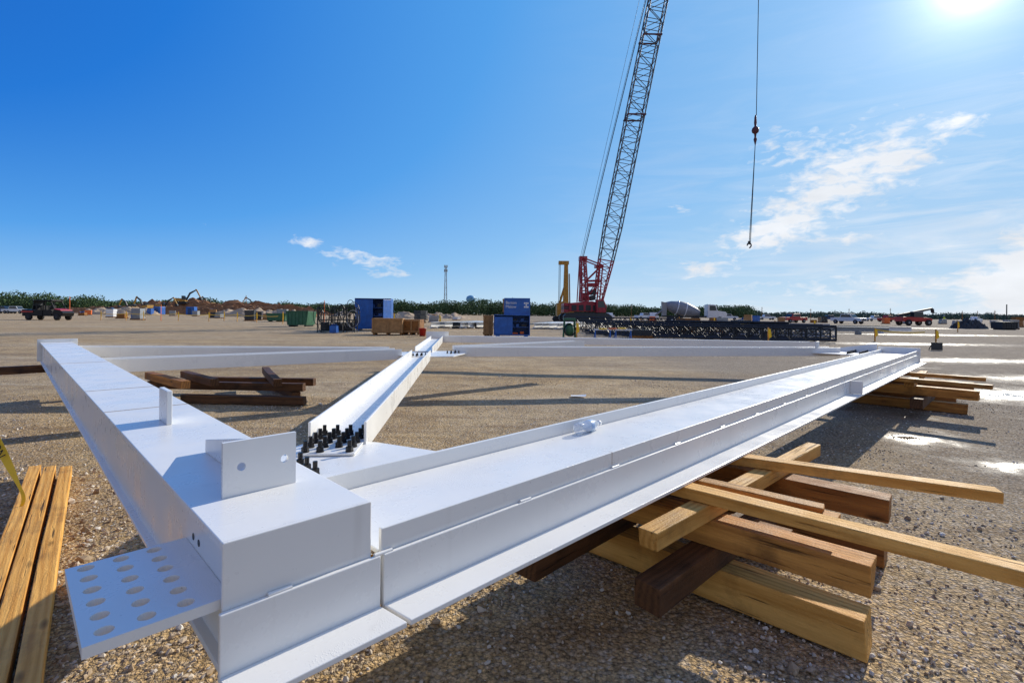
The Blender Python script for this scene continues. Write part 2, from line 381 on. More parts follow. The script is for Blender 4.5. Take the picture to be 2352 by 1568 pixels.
def holed(mb,x0,x1,y0,y1,z0,z1,holes,r,n=24):
    xs=sorted(set(round(h[0],4) for h in holes)); ys=sorted(set(round(h[1],4) for h in holes))
    bx=[x0]+[(a+b)/2 for a,b in zip(xs,xs[1:])]+[x1]; by=[y0]+[(a+b)/2 for a,b in zip(ys,ys[1:])]+[y1]
    for i in range(len(xs)):
        for j in range(len(ys)):
            cx,cy=xs[i],ys[j]; X0,X1,Y0,Y1=bx[i],bx[i+1],by[j],by[j+1]
            angs=sorted(set([2*math.pi*k/n for k in range(n)]+[math.atan2(v-cy,u-cx)%(2*math.pi) for u in(X0,X1) for v in(Y0,Y1)]))
            inn=[];out=[]
            for a_ in angs:
                c_,s_=math.cos(a_),math.sin(a_)
                tx=((X1-cx)/c_ if c_>1e-9 else ((X0-cx)/c_ if c_<-1e-9 else 1e9)); ty=((Y1-cy)/s_ if s_>1e-9 else ((Y0-cy)/s_ if s_<-1e-9 else 1e9))
                q=min(tx,ty); out.append((cx+c_*q,cy+s_*q)); inn.append((cx+r*c_,cy+r*s_))
            m_=len(angs)
            vs=[(x,y,z1) for x,y in inn]+[(x,y,z1) for x,y in out]+[(x,y,z0) for x,y in inn]+[(x,y,z0) for x,y in out]
            fs=[]
            for k in range(m_):
                l=(k+1)%m_
                fs+= [(k,m_+k,m_+l,l),(2*m_+l,3*m_+l,3*m_+k,2*m_+k),(k,l,2*m_+l,2*m_+k)]
                ox=out[k];ol=out[l]
                for val,idx in ((x0,0),(x1,0),(y0,1),(y1,1)):
                    if abs(ox[idx]-val)<1e-6 and abs(ol[idx]-val)<1e-6: fs.append((m_+k,3*m_+k,3*m_+l,m_+l))
            mb.add(vs,fs)
mb=MB(Matrix.Translation((0,1.672,.9105))@Matrix.Rotation(rad(90),4,'X'))
holed(mb,.453,.669,0,.165,-.007,.007,[(.505,.085),(.633,.085)],.0125)
part(mb,'bracket_plate',bev=0)
mb=MB(Matrix.Translation((.558,0,.9105))@Matrix(((0,0,1,0),(1,0,0,0),(0,1,0,0),(0,0,0,1))))
mb.prism([(1.682,0),(2.26,0),(2.26,.05),(1.682,.16)],-.006,.006); part(mb,'stiffener_plate')
mb=MB(); holed(mb,.111,.391,1.36,1.806,.745,.77,[(a,b) for a in(.152,.228,.305) for b in(1.402,1.477,1.552,1.627,1.702,1.774)],.0185)
part(mb,'perforated_plate',bev=0)
for q in((1.66,.80),(1.72,.80)):
    mb=MB(); mb.cyl((.3905,q[0],q[1]),(.3925,q[0],q[1]),.010,.010,12); part(mb,'bolt_hole',DARK,0)

def brace(p0,p1,zt=.85,zb=.68,wz=.765,w=.32,ext0=0,name='brace'):
    p0=Vector((*p0,0));p1=Vector((*p1,0)); d=p1-p0;Ln=d.length;d.normalize()
    R=Matrix(((d.x,-d.y,0,p0.x),(d.y,d.x,0,p0.y),(0,0,1,0),(0,0,0,1)))
    mb=MB(R)
    mb.box(0,Ln,-w/2,-w/2+.014,zb,zt); mb.box(0,Ln,w/2-.014,w/2,zb,zt); mb.box(-ext0,Ln,-w/2+.0145,w/2-.0145,wz-.006,wz+.006)
    part(mb,name); return R
G1=[(.74,1.935),(1.75,1.935),(1.64,2.21),(1.50,2.60),(1.22,2.86),(.74,2.62)]
mb=MB(); mb.prism(G1,.706,.724); part(mb,'gusset_plate')
R1=brace((1.313,2.695),(4.85,6.98),.85,.69,.733,.32,.24)
bb=MB()
bb.cyl((0,0,0),(0,0,.003),.018,.018,14); bb.cyl((0,0,.003),(0,0,.022),.0165,.0165,6,0,False); bb.cyl((0,0,.022),(0,0,.05),.0095,.0095,10)
B0=None
def bolt(a,b,z,sc=1.0):
    global B0
    loc=(Vector((a,b,z))*S-FO)
    if B0 is None:
        B0=mk(bb,'bolt',BLACK,fr,loc,0,1.0,0,False)
    else:
        o=B0.copy(); COL.objects.link(o); o.location=loc; o.parent=fr; o.rotation_euler=(0,0,random.random()); o.scale=(sc,)*3
for i in range(5):
    for j in range(4):
        if i==0 and j==1: continue
        p=R1@Vector((-.205+i*.092,-.112+j*.075,0)); bolt(p.x,p.y,.7395)
for q in((1.01,2.46),(1.0,2.36),(1.0,2.27)): bolt(q[0],q[1],.7245)
brace((.745,8.16),(4.72,7.47))
brace((.745,11.2),(4.75,7.85))
brace((5.8,7.30),(12.0,2.62))
brace((6.0,7.46),(9.5,7.25))
brace((5.35,7.62),(8.15,11.0))
brace((8.35,11.1),(14.1,3.55))
mb=MB(); mb.prism([(4.75,6.90),(5.25,6.62),(5.85,7.0),(6.0,7.45),(5.6,7.8),(5.0,7.9),(4.55,7.6)],.735,.752); part(mb,'gusset_plate')
mb=MB(); mb.prism([(11.4,1.935),(12.59,1.935),(12.59,2.9),(12.1,3.2),(11.4,2.9)],.735,.752); part(mb,'gusset_plate')
for c in((4.85,6.98),(5.62,7.05)):
    for i in range(3):
        for j in range(2): bolt(c[0]+i*.09-.09,c[1]+j*.1,.753,.8)
for i in range(8):
    for j in range(2): bolt(11.55+i*.12,2.1+j*.2,.753,.9)
Mv=Matrix.Translation((12.3,0,0))@Matrix(((0,0,1,0),(1,0,0,0),(0,1,0,0),(0,0,0,1)))
mb=MB(Mv); mb.prism([(1.95,.753),(2.75,.753),(2.75,.80),(1.95,.94)],-.01,.01); part(mb,'stiffener_plate')
mb=MB(); mb.box(11.2,11.42,2.75,2.77,.86,.98); part(mb,'fin_plate')
mb=MB(Matrix.Translation((8.2,11.05,0))@Matrix.Rotation(rad(50),4,'Z')); mb.box(.05,.07,-.3,.3,.66,.96); part(mb,'end_plate')

# ------------------------------------------------------------------ timbers
def timber(a0,b0,a1,b1,w,h,z0,mat,label,group,name='timber'):
    p0=Fw(a0,b0,z0);p1=Fw(a1,b1,z0); d=p1-p0; Ln=d.length; c=(p0+p1)/2
    w*=S;h*=S
    mb=MB(); ns=7
    vs=[];fs=[]; sdv=random.random()*50; bow=random.uniform(-.008,.008)
    for i in range(ns+1):
        x=-Ln/2+Ln*i/ns; oy=bow*math.sin(math.pi*i/ns)
        for (yy,zz) in((-1,0),(1,0),(1,1),(-1,1)):
            jx=random.uniform(-.006,.006) if i in(0,ns) else 0
            vs.append((x+jx,yy*w/2+oy+.004*noise.noise(Vector((x*2,yy*3,sdv))),.0005+zz*(h-.001)+(-.003*abs(noise.noise(Vector((x*3,yy*2,sdv+9)))) if zz else 0)))
    for i in range(ns):
        for k in range(4):
            l=(k+1)%4; fs.append((i*4+k,(i+1)*4+k,(i+1)*4+l,i*4+l))
    fs.append((0,1,2,3)); e=ns*4; fs.append((e+3,e+2,e+1,e))
    mb.add(vs,fs)
    o=mk(mb,name,mat,None,(0,0,0),0,1,.004,False)
    bm=bmesh.new(); bm.from_mesh(o.data); bmesh.ops.recalc_face_normals(bm,faces=bm.faces); bm.to_mesh(o.data); bm.free()
    o.location=c; o.rotation_euler=(0,0,math.atan2(d.y,d.x)); return tag(o,label,'timber',group)
g1='timbers stacked under the steel frame'
P_='thick pale pine timber in a crib under white beam';B_='brown squared timber in a crib under white beam';D_='dark wet timber in a crib under white beam'
timber(2.67,.44,2.62,2.3,.17,.175,0,PINE,P_,g1)
timber(3.72,.54,3.66,2.2,.17,.172,0,BROWNW,B_,g1)
timber(1.98,1.13,3.9,1.10,.13,.125,.175,DARKW,D_,g1)
timber(1.80,1.70,3.9,1.75,.15,.125,.175,DARKW,D_,g1)
timber(2.61,.42,2.56,2.0,.15,.135,.302,PINE2,B_,g1)
timber(3.60,.50,3.56,2.0,.15,.135,.302,BROWNW,B_,g1)
timber(2.0,1.14,4.28,1.06,.095,.085,.438,PINE,'slim pale pine timber laid across a crib',g1)
timber(2.2,1.8,4.2,1.8,.095,.085,.438,PINE2,'slim pale pine timber laid across a crib',g1)
timber(2.60,-.5,2.49,2.0,.10,.06,.524,PINE,'long pale pine timber sticking out from under beam',g1)
timber(3.64,.05,3.12,1.95,.10,.06,.524,PINE,'long pale pine timber sticking out from under beam',g1)
timber(2.715,.57,2.62,1.9,.09,.03,.524,PINE2,'thin board beside a long timber on the crib',g1)
timber(2.72,.63,2.62,1.9,.08,.027,.5545,PINE2,'thin board beside a long timber on the crib',g1)
timber(3.0,.85,2.95,2.2,.13,.12,.18,BROWNW,B_,g1)
for q in [(10.45,.5,10.4,2.3,.17,.15,0,PINE2),(11.5,.7,11.5,2.3,.17,.15,0,BROWNW),(9.3,1.0,11.9,1.0,.15,.15,.15,DARKW),(9.3,1.95,11.9,1.95,.15,.15,.15,DARKW),(9.75,.35,9.8,2.3,.15,.14,.302,PINE2),(10.9,.45,10.9,2.3,.15,.14,.302,BROWNW),(9.4,1.1,11.6,1.15,.12,.08,.443,PINE2),(9.3,.2,9.45,2.2,.11,.06,.524,PINE2),(10.4,.3,10.4,2.2,.11,.06,.524,PINE2)]:
    timber(*q,'weathered timber in a low crib under beam end',g1)
for q in [(1.7,10.4,3.5,8.4,.12,.13,.14,DARKW),(1.98,9.4,3.3,7.9,.12,.13,0,DARKW),(1.9,8.9,1.72,10.6,.13,.12,.28,BROWNW),(2.3,8.9,2.2,10.4,.12,.12,.28,DARKW),(3.39,8.43,3.64,10.4,.13,.13,0,DARKW),(3.0,8.2,3.5,10.2,.12,.12,.28,DARKW),(2.3,10.6,3.9,8.9,.12,.13,.14,DARKW)]:
    timber(*q,'dark wet timber in a crib under the brace',g1)
for q in [(-1.0,10.9,1.3,10.95,.12,.12,.46,DARKW),(.8,10.5,.8,11.3,.14,.22,.235,DARKW)]:
    timber(*q,'dark wet timber under the far beam end',g1)
timber(.72,10.85,1.05,10.85,.2,.23,0,DARKW,'dark wet timber under the far beam end',g1)
timber(.62,1.62,1.0,1.62,.1,.14,.44,PINE,'short pine block under the beam joint',g1)
g2='planks lying beside the frame'
for k,(c0,c1) in enumerate([(.335,.015),(.235,-.085),(.14,-.185)]):
    timber(c0+.03,5.9+k*.1,c1-.05,1.5,.082,.09,.0,PINE,'long pale pine plank lying on gravel',g2,'plank')
mb=MB(); mb.add([(0,0,.02),(.22,.02,.01),(.25,.14,.03),(.12,.17,.012),(.01,.13,.02)],[(0,1,2,3,4)])
tag(mk(mb,'paper_scrap',WPAINT,None,(.9,7.55,0)),'crumpled white paper scrap on the dirt','litter')

# ------------------------------------------------------------------ bottle
m,t,b=nt('clear_plastic'); b.inputs['Base Color'].default_value=(.85,.9,.95,1); b.inputs['Alpha'].default_value=.38; b.inputs['Roughness'].default_value=.06; b.inputs['Specular IOR Level'].default_value=.9
g=N(t); bp=g.n('ShaderNodeBump',{'Height':g.noise(g.n('ShaderNodeTexCoord').outputs['Object'],60,3),'Strength':.5,'Distance':.004}); t.links.new(bp.outputs[0],b.inputs['Normal'])
CLR=m
bl=root('water_bottle','clear plastic water bottle lying on white beam','bottle',Fw(2.40,1.84,.751)+Vector((0,0,.031)),rad(45+2))
RB=Matrix.Rotation(rad(90),4,'Y')
mb=MB(RB); pr=[(.02,0),(.029,.004),(.030,.02),(.0275,.03),(.030,.04),(.0275,.05),(.030,.06),(.030,.125),(.026,.15),(.014,.178),(.012,.195)]
mb.lathe(pr,20); mk(mb,'bottle_body',CLR,bl,center=False)
mb=MB(RB); mb.lathe([(.0303,.09),(.0306,.091),(.0306,.119),(.0303,.12)],20); mk(mb,'bottle_label',M('label_blue',(.35,.5,.72),.4),bl,center=False)
mb=MB(RB); mb.lathe([(.0145,.186),(.0145,.203)],16); mk(mb,'bottle_cap',WPAINT,bl,center=False)

# ------------------------------------------------------------------ text helper
def text(s,size,mat,parent,loc,rot,name='lettering',align='CENTER'):
    cu=bpy.data.curves.new('t','FONT'); cu.body=s; cu.size=size; cu.align_x=align; cu.extrude=.0008
    o=bpy.data.objects.new('t',cu); COL.objects.link(o)
    dg=bpy.context.evaluated_depsgraph_get(); me=bpy.data.meshes.new_from_object(o.evaluated_get(dg))
    bpy.data.objects.remove(o)
    me.materials.clear(); me.materials.append(mat)
    n=bpy.data.objects.new(name,me); COL.objects.link(n); n.parent=parent; n.matrix_basis=Matrix.Translation(loc)@rot
    return n
path=[Vector((-3.45,3.1,.75)),Vector((-3.30,3.08,.66)),Vector((-3.16,3.06,.50)),Vector((-3.06,3.04,.36)),Vector((-2.98,3.02,.25)),Vector((-2.93,3.0,.19)),Vector((-2.88,3.0,.10)),Vector((-2.95,2.98,.02))]
mb=MB(); vs=[];fs=[]
wd=[.034,.034,.032,.028,.018,.006,.012,.015]
for i,p in enumerate(path):
    d=Vector((.85,-.2+.1*i,.5)).normalized()*wd[i]
    vs+=[p-d,p+d]
for i in range(len(path)-1): fs.append((2*i,2*i+2,2*i+3,2*i+1))
mb.add(vs,fs,0,True)
ct=mk(mb,'caution_tape',TAPE); sub=ct.modifiers.new('s','SUBSURF'); sub.levels=2; sub.render_levels=2
tag(ct,'loose yellow caution tape hanging beside the planks','caution tape')
pa=(path[1]+path[4])/2
xv=(path[4]-path[1]).normalized(); zv=Vector((.6,-1,.1)); zv=(zv-xv*zv.dot(xv)).normalized(); yv=zv.cross(xv)
TR=Matrix((( xv.x,yv.x,zv.x,0),(xv.y,yv.y,zv.y,0),(xv.z,yv.z,zv.z,0),(0,0,0,1)))
text('CAUTION',.06,BLACK,ct,pa-ct.location+zv*.02-yv*.02,TR)

# ------------------------------------------------------------------ background helpers
def P(px,Y,z=0): return Vector(((px-1176)*Y/1155,Y,z))
def wheel(par,x,y,r,w,rim=GREY,name='wheel'):
    mb=MB(Matrix.Translation((x,y,r))@Matrix.Rotation(rad(90),4,'X'))
    mb.lathe([(r*.55,-w/2),(r*.93,-w/2),(r,-w*.35),(r,w*.35),(r*.93,w/2),(r*.55,w/2)],18,0)
    mb.lathe([(r*.3,-w*.52),(r*.56,-w*.42),(r*.56,w*.42),(r*.3,w*.52)],12,1)
    return mk(mb,name,[RUBBER,rim],par)
def pickup(label,loc,rz,paint,group='parked vehicles',sc=1):
    e=root('pickup_truck',label,'truck',loc,rz,group,sc)
    mb=MB(); mb.prof([(-2.7,.5),(2.75,.5),(2.8,.85),(2.7,1.08),(1.35,1.15),(-2.7,1.12)],-.92,.92); mk(mb,'body',paint,e,bev=.03)
    mb=MB(); mb.prof([(1.3,1.14),(.75,1.78),(-.85,1.80),(-1.05,1.13)],-.80,.80); mk(mb,'cab',paint,e,bev=.03)
    mb=MB(); mb.prof([(1.14,1.22),(.70,1.70),(-.75,1.71),(-.9,1.22)],-.815,.815); mk(mb,'side_window',GLASS,e)
    mb=MB(); mb.add([(1.33,-.72,1.2),(1.33,.72,1.2),(.83,.66,1.74),(.83,-.66,1.74)],[(0,1,2,3)]); mk(mb,'windshield',GLASS,e)
    mb=MB(); mb.box(-2.6,-1.15,-.78,.78,1.121,1.128); mk(mb,'bed',DARK,e)
    mb=MB(); mb.box(2.78,2.83,-.6,.6,.62,.95); mk(mb,'grille',DARK,e)
    for y in(-.75,.75):
        mb=MB(); mb.box(2.76,2.84,y-.12,y+.12,.82,.98); mk(mb,'headlight',CONC,e)
    for x in(-1.75,1.8):
        for y in(-.85,.85): wheel(e,x,y,.39,.27)
    return e
p1=pickup('white pickup truck parked on the open gravel lot',P(1948,93),rad(-65),WPAINT)
for px,Y,rz in((490,150,10),(36,125,3),(505,170,170),(1480,140,20),(1400,150,90),(1672,150,-20),(1500,110,80),(2240,150,30),(2010,160,0),(1760,170,0)): dup(p1,P(px,Y),rad(rz))
p2=pickup('red pickup truck parked on the open gravel lot',P(1822,98),rad(200),RED)
dup(p2,P(2040,140),rad(10))
p3=pickup('dark blue pickup truck parked on the lot',P(1905,150),rad(180),BLUE_D)
dup(p3,P(250,140),rad(20)); dup(p3,P(10,125),rad(0))
# UTV
def utv(loc,rz):
    e=root('utility_cart','red and black off-road utility cart with roof and roll cage','utility vehicle',loc,rz,None,1.06)
    mb=MB(); mb.prof([(-2.1,.42),(2.0,.42),(2.1,.8),(1.9,1.0),(1.2,1.12),(1.0,.72),(-.85,.72),(-.9,1.05),(-2.15,1.12)],-.72,.72); mk(mb,'body',BLACK,e,bev=.03)
    mb=MB(); mb.prof([(1.1,1.14),(1.8,1.02),(2.02,.7),(2.06,.75),(1.85,1.08),(1.15,1.22)],-.7,.7); mk(mb,'hood',DRED,e)
    for x0,x1 in((-.85,.05),(.1,1.0)):
        mb=MB(); mb.prof([(x0+.03,.5),(x1-.03,.5),(x1-.03,1.05),(x0+.03,1.1)],-.76,-.725); mk(mb,'door',BLACK,e)
    mb=MB(); mb.prof([(-2.18,.8),(-.95,.8),(-.95,.95),(-2.18,.95)],-.76,.76); mk(mb,'fender',DRED,e)
    mb=MB()
    for y in(-.66,.66):
        mb.tube([(1.2,y,1.15),(.8,y*.95,1.95),(-.95,y*.95,2.0),(-1.05,y,1.0)],.06); mb.tube([(-.0,y*.95,1.98),(0,y,.7)],.05)
    for x,z in((.8,1.95),(-.95,2.0)): mb.tube([(x,-.63,z),(x,.63,z)],.05)
    mk(mb,'roll_cage',BLACK,e)
    mb=MB(); mb.box(-1.1,.95,-.72,.72,2.0,2.1); mk(mb,'roof',BLACK,e,bev=.03)
    mb=MB(); mb.box(-1.08,-1.04,-.6,.6,1.1,1.95); mk(mb,'rear_panel',DARK,e)
    for x in(-.75,.2):
        mb=MB(); mb.box(x,x+.5,-.6,.6,.75,.9); mb.box(x-.08,x+.06,-.6,.6,.85,1.55); mk(mb,'seat',RUBBER,e,bev=.03)
    mb=MB(); mb.tube([(.75,-.4,1.25),(.6,-.4,1.35)],.16,10); mk(mb,'steering_wheel',BLACK,e)
    for x in(-1.45,1.5):
        for y in(-.66,.66): wheel(e,x,y,.31,.26,DARK)
utv(P(112,56),0)
# excavator
def excav(loc,rz,sc=1):
    e=root('excavator','yellow tracked excavator working beside an earth mound','excavator',loc,rz,'excavators',sc)
    for y in(-1.05,1.05):
        mb=MB(); mb.prof([(-1.9,.25),(-1.6,0),(1.6,0),(1.9,.25),(1.9,.6),(1.6,.85),(-1.6,.85),(-1.9,.6)],y-.3,y+.3); mk(mb,'track',RUBBER,e)
    mb=MB(); mb.prof([(-2.1,1.0),(1.3,1.0),(1.3,1.5),(.3,1.6),(.3,2.0),(-2.1,2.1)],-1.3,1.3); mk(mb,'house',YEL,e,bev=.05)
    mb=MB(); mb.prof([(.2,1.5),(1.5,1.5),(1.5,2.2),(1.1,2.95),(.2,2.95)],-1.3,-.3); mk(mb,'cab',GLASS,e,bev=.04)
    mb=MB(); mb.prof([(1.0,1.4),(1.5,1.3),(2.6,3.6),(4.4,4.9),(4.3,5.2),(2.3,4.1)],-.2,.25); mk(mb,'boom',DARK,e)
    mb=MB(); mb.prof([(4.1,5.4),(4.6,5.3),(5.9,2.5),(5.6,2.4)],-.15,.2); mk(mb,'stick',YEL,e)
    mb=MB(); mb.prof([(5.5,2.5),(6.0,2.5),(6.2,1.7),(5.5,1.4),(4.9,1.9)],-.5,.5); mk(mb,'bucket',DARK,e)
    return e
ex=excav(P(335,140,1),rad(165),.75); dup(ex,P(418,160,3.2),rad(15),.9); dup(ex,P(482,180,2.6),rad(170),.7); dup(ex,P(588,180,2.2),rad(200),.75); dup(ex,P(372,150,1.4),rad(10),.7); dup(ex,P(300,150,.8),rad(170),.7)
def mound(name,loc,rx,ry,h,mat,label,cat,group,seed,ro=.12):
    n=44; vs=[];
    for j in range(n):
        for i in range(n):
            x=-1+2*i/(n-1);y=-1+2*j/(n-1); r=math.hypot(x,y)
            k=max(0,1-r)**.7
            z=h*k*(1+.5*noise.noise(Vector((x*3.5,y*2.5,seed))))+h*ro*noise.noise(Vector((x*9,y*9,seed)))*min(1,k*3)+h*ro*.7*noise.noise(Vector((x*21,y*15,seed+5)))*min(1,k*3)
            vs.append((x*rx,y*ry,z-.05))
    mb=MB(); mb.add(vs,[(j*n+i,j*n+i+1,(j+1)*n+i+1,(j+1)*n+i) for j in range(n-1) for i in range(n-1)],0,ro<.2)
    tag(mk(mb,name,mat,None,loc),label,cat,group)
for i,(px,Y,rx,ry,h) in enumerate([(430,165,26,8,4.5),(520,170,28,8,4.2),(600,175,24,7,3.8),(360,165,20,6,3.4),(670,170,16,5,2.6),(470,150,18,5,3.0),(560,155,18,5,2.7),(300,160,18,5,2.6),(210,165,16,5,2.2)]): mound('earth_mound',P(px,Y),rx,ry,h,DIRT,'heaped red-brown earth mound at the site edge','earth mound','earth mounds',i*3.1,.3)
for i,(px,Y,rx,h) in enumerate([(290,120,5,1.9),(320,122,5,2.0),(560,110,4.5,1.8),(600,108,4.5,1.7),(640,105,4.5,1.6),(230,125,5,1.7),(525,112,4,1.6),(680,120,4,1.5),(790,150,4,1.4),(960,110,4,1.3),(1000,112,4,1.3),(930,108,4,1.3),(1040,112,4,1.2)]): mound('gravel_pile',P(px,Y),rx,3,h,GRAVP,'cone of pale dumped gravel','gravel pile','gravel piles',i*2.3+50)
def gang(loc,rz,w,h,d,lidh,label,words=False):
    e=root('tool_container',label,'tool container',loc,rz)
    tk=.04
    mb=MB(); mb.box(-w/2,w/2,d/2-tk,d/2,.1,h); mb.box(-w/2,-w/2+tk,-d/2,d/2-tk-.001,.1,h); mb.box(w/2-tk,w/2,-d/2,d/2-tk-.001,.1,h); mb.box(-w/2+tk+.001,w/2-tk-.001,-d/2,d/2-tk-.002,.1,.16)
    mb.box(-w/2-.002,w/2+.002,-d/2-.02,d/2+.01,h+.001,h+.04)
    for x in(-w/2+.2,w/2-.2): mb.box(x-.1,x+.1,-d/2,d/2,0,.099)
    mk(mb,'container_body',BLUE,e)
    for z in(.45*h,.72*h):
        mb=MB(); mb.box(-w/2+.05,w/2-.05,-d/2+.25,d/2-.06,z,z+.03); mk(mb,'shelf',BLUE,e)
    random.seed(int(w*100))
    for z in(.16,.45*h+.03,.72*h+.03):
        x=-w/2+.12
        while x<w/2-.3:
            q=random.uniform(.15,.3); mb=MB(); mb.box(x,x+q,-d/2+.35,-d/2+.35+q,z+.002,z+random.uniform(.08,.16)*h/1.2); mk(mb,'tool_case',random.choice([DARK,BLUE,BLUE,BLUE_D,DARK,ORANGE,GREY]),e,bev=.01); x+=q+random.uniform(.04,.3)
    if lidh:
        mb=MB(); mb.box(-w*.22,w/2,-d/2+.1,-d/2+.15,h+.042,h+lidh); mk(mb,'lid',BLUE,e,bev=.01)
        mb=MB(); mb.box(-w/2+.05,w*.02,-d/2-.04,-d/2-.005,.16,h-.08); mk(mb,'door',BLUE,e,bev=.01)
        for x in(-w*.1,w*.4):
            mb=MB(); mb.tube([(x,d/2-.1,h+.04),(x,-d/2+.16,h+lidh*.8)],.015); mk(mb,'strut',STEELG,e)
    else:
        mb=MB(Matrix.Translation((w/2,-d/2,0))@Matrix.Rotation(rad(-25),4,'Z')); mb.box(0,.03,-w*.42,0,.14,h-.05); mk(mb,'door',BLUE,e,bev=.01)
        mb=MB(Matrix.Translation((-w/2,-d/2-.001,0))); mb.box(0.02,w*.5,-.03,0,.14,h-.05); mk(mb,'door',BLUE,e,bev=.01)
    if words:
        R=Matrix.Rotation(rad(90),4,'X')
        y=-d/2+.095
        text('Barton\nMalow',.21,WPAINT,e,Vector((-w*.18,y,h+lidh*.66)),R,align='LEFT')
        for i in range(3):
            for j in range(3):
                if (i+j)%2==0 or i==1:
                    mb=MB(); mb.box(w*.33+i*.085,w*.33+i*.085+.07,y-.004,y,h+lidh*.45+j*.1,h+lidh*.45+j*.1+.08); mk(mb,'logo',WPAINT,e)
    return e
gang(P(860,35),rad(8),2.4,2.15,1.6,0,'tall blue steel tool container with a door open')
gang(P(1176,27),rad(0),1.9,1.15,1.2,.92,'blue steel tool container with raised lettered lid',True)
def crate(loc,rz,w,d,h,label,mat=PLY):
    e=root('wooden_crate',label,'crate',loc,rz,'crates by the tool containers')
    mb=MB(); mb.box(-w/2,w/2,-d/2,d/2,.1,h); mk(mb,'crate_box',mat,e,bev=.01)
    mb=MB()
    for z in(.14,h-.1): mb.box(-w/2-.02,w/2+.02,-d/2-.025,-d/2-.002,z,z+.09)
    for x in(-w/2,0,w/2-.08): mb.box(x,x+.08,-d/2-.045,-d/2-.026,.12,h)
    mk(mb,'batten',PLY,e)
    mb=MB()
    for x in(-w/2+.05,-.05,w/2-.15): mb.box(x,x+.1,-d/2,d/2,0,.098)
    mk(mb,'skid',BROWNW,e)
crate(P(893,28.3),rad(6),1.65,1.1,.92,'plywood crate beside the tall blue container')
crate(P(949,28.8),rad(-4),1.05,1.0,.86,'smaller plywood crate next to a red bucket',BROWNW)
crate(P(1122,27.5),0,.5,.9,1.15,'tall narrow plywood box beside blue container')
crate(P(1170,27.6,1.20),0,.72,.35,.85,'brown plywood box standing on the container')
mb=MB(); mb.lathe([(.16,0),(.2,.38),(.215,.38),(.215,.42),(.19,.42),(.15,.03)],18); tag(mk(mb,'bucket',RED,None,P(971,27)),'red plastic bucket on the dirt by a crate','bucket')
e=root('hose_rack','dark steel rack draped with looped welding hoses','welding rack',P(776,31),rad(5))
mb=MB()
for x in(-1.1,-.3,.45,1.1):
    for y in(-.4,.4): mb.tube([(x,y,0),(x,y,1.5)],.03)
for z in(.1,.75,1.5):
    for y in(-.4,.4): mb.tube([(-1.1,y,z),(1.1,y,z)],.025)
for x in(-1.1,1.1):
    for z in(.1,1.5): mb.tube([(x,-.4,z),(x,.4,z)],.025)
mk(mb,'rack_frame',DARK,e)
for i in range(26):
    cx=random.uniform(-1.2,1.2);cz=random.uniform(.8,1.5);rx=random.uniform(.15,.35);rzz=random.uniform(.35,.75);y=random.uniform(-.6,-.42)
    mb=MB(); mb.tube([(cx+rx*math.cos(k*.42),y+.05*math.sin(k),max(.03,cz-.2+rzz*math.sin(k*.42))) for k in range(16)],.02,5); mk(mb,'hose',random.choice([BLACK,BLACK,RUBBER,DARK,DARK,GREY]),e)
for x in(-.7,0,.7):
    mb=MB(); mb.box(x-.25,x+.25,-.3,.3,.13,.6); mk(mb,'welder_unit',random.choice([DARK,DARK,GREY]),e,bev=.02)
mb=MB(); mb.box(-.2,.2,-.2,.2,.02,.42); mb.box(-.16,.16,-.205,-.19,.1,.2); mb.tube([(-.15,0,.42),(-.15,0,.5),(.15,0,.5),(.15,0,.42)],.015); tag(mk(mb,'power_unit',BLUE,None,P(768,29.5)),'small blue power unit on the ground','power unit')
def dumpster(loc,rz,w,d,h,mat,label,tp=.15):
    e=root('dumpster',label,'dumpster',loc,rz,'dumpsters')
    mb=MB(); mb.prof([(-w/2+tp,.12),(w/2-tp,.12),(w/2,h),(-w/2,h)],-d/2,d/2); mk(mb,'bin',mat,e,bev=.01)
    mb=MB()
    for i in range(6):
        x=-w/2+.2+i*(w-.4)/5; mb.box(x-.03,x+.03,-d/2-.04,-d/2-.001,.2,h-.05)
    mb.box(-w/2-.03,w/2+.03,-d/2-.05,-d/2,h-.04,h+.04); mk(mb,'rib',mat,e)
    mb=MB(); mb.box(-w/2+.05,w/2-.05,-d/2+.05,d/2-.05,h+.001,h+.05); mk(mb,'lid',DARK,e)
    for x in(-w/2+.3,w/2-.3):
        mb=MB(); mb.box(x-.06,x+.06,-d/2+.05,d/2-.05,0,.119); mk(mb,'skid',DARK,e)
dumpster(P(692,42),rad(-6),1.95,1.4,1.25,GREEN,'green steel dumpster on the gravel')
dumpster(P(638,60),rad(10),2.2,1.4,.95,GREEN,'low green steel dumpster on the gravel')
dumpster(P(2307,57),0,1.8,1.4,.85,DARK,'dark steel dumpster on damp gravel',.02)
for px,Y in((366,125),(440,125)):
    e=root('portable_toilet','blue portable cabin standing on the lot','portable cabin',P(px,Y),rad(random.uniform(-10,10)),'blue portable cabins')
    mb=MB(); mb.box(-.95,.95,-.8,.8,.1,1.9); mb.prof([(-1.0,1.901),(1.0,1.901),(.85,2.1),(-.85,2.1)],-.85,.85); mk(mb,'cabin',BLUE,e,bev=.03)
    mb=MB(); mb.box(-.5,.3,-.83,-.801,.15,1.75); mk(mb,'door',BLUE_D,e)
for i,px in enumerate((990,1006,1022,1040,1058,1076,1095,1115,1135,1228,1246,1262,1280,1298)):
    Y=41+random.uniform(-1,1); mb=MB(Matrix.Translation(P(px,Y))@Matrix.Rotation(rad(-18),4,'Z'))
    z=.12; mb.box(-.2,.2,0,9,z,z+.02); mb.box(-.2,.2,0,9,z+.36,z+.38); mb.box(-.01,.01,0,9,z+.021,z+.359); mb.box(-.3,.3,.5,.65,0,z-.001)
    o=mk(mb,'steel_beam',WHITE if i not in (3,7) else DARK); tag(o,'white steel beam lying on blocks','steel beam','steel beams laid out on blocks')
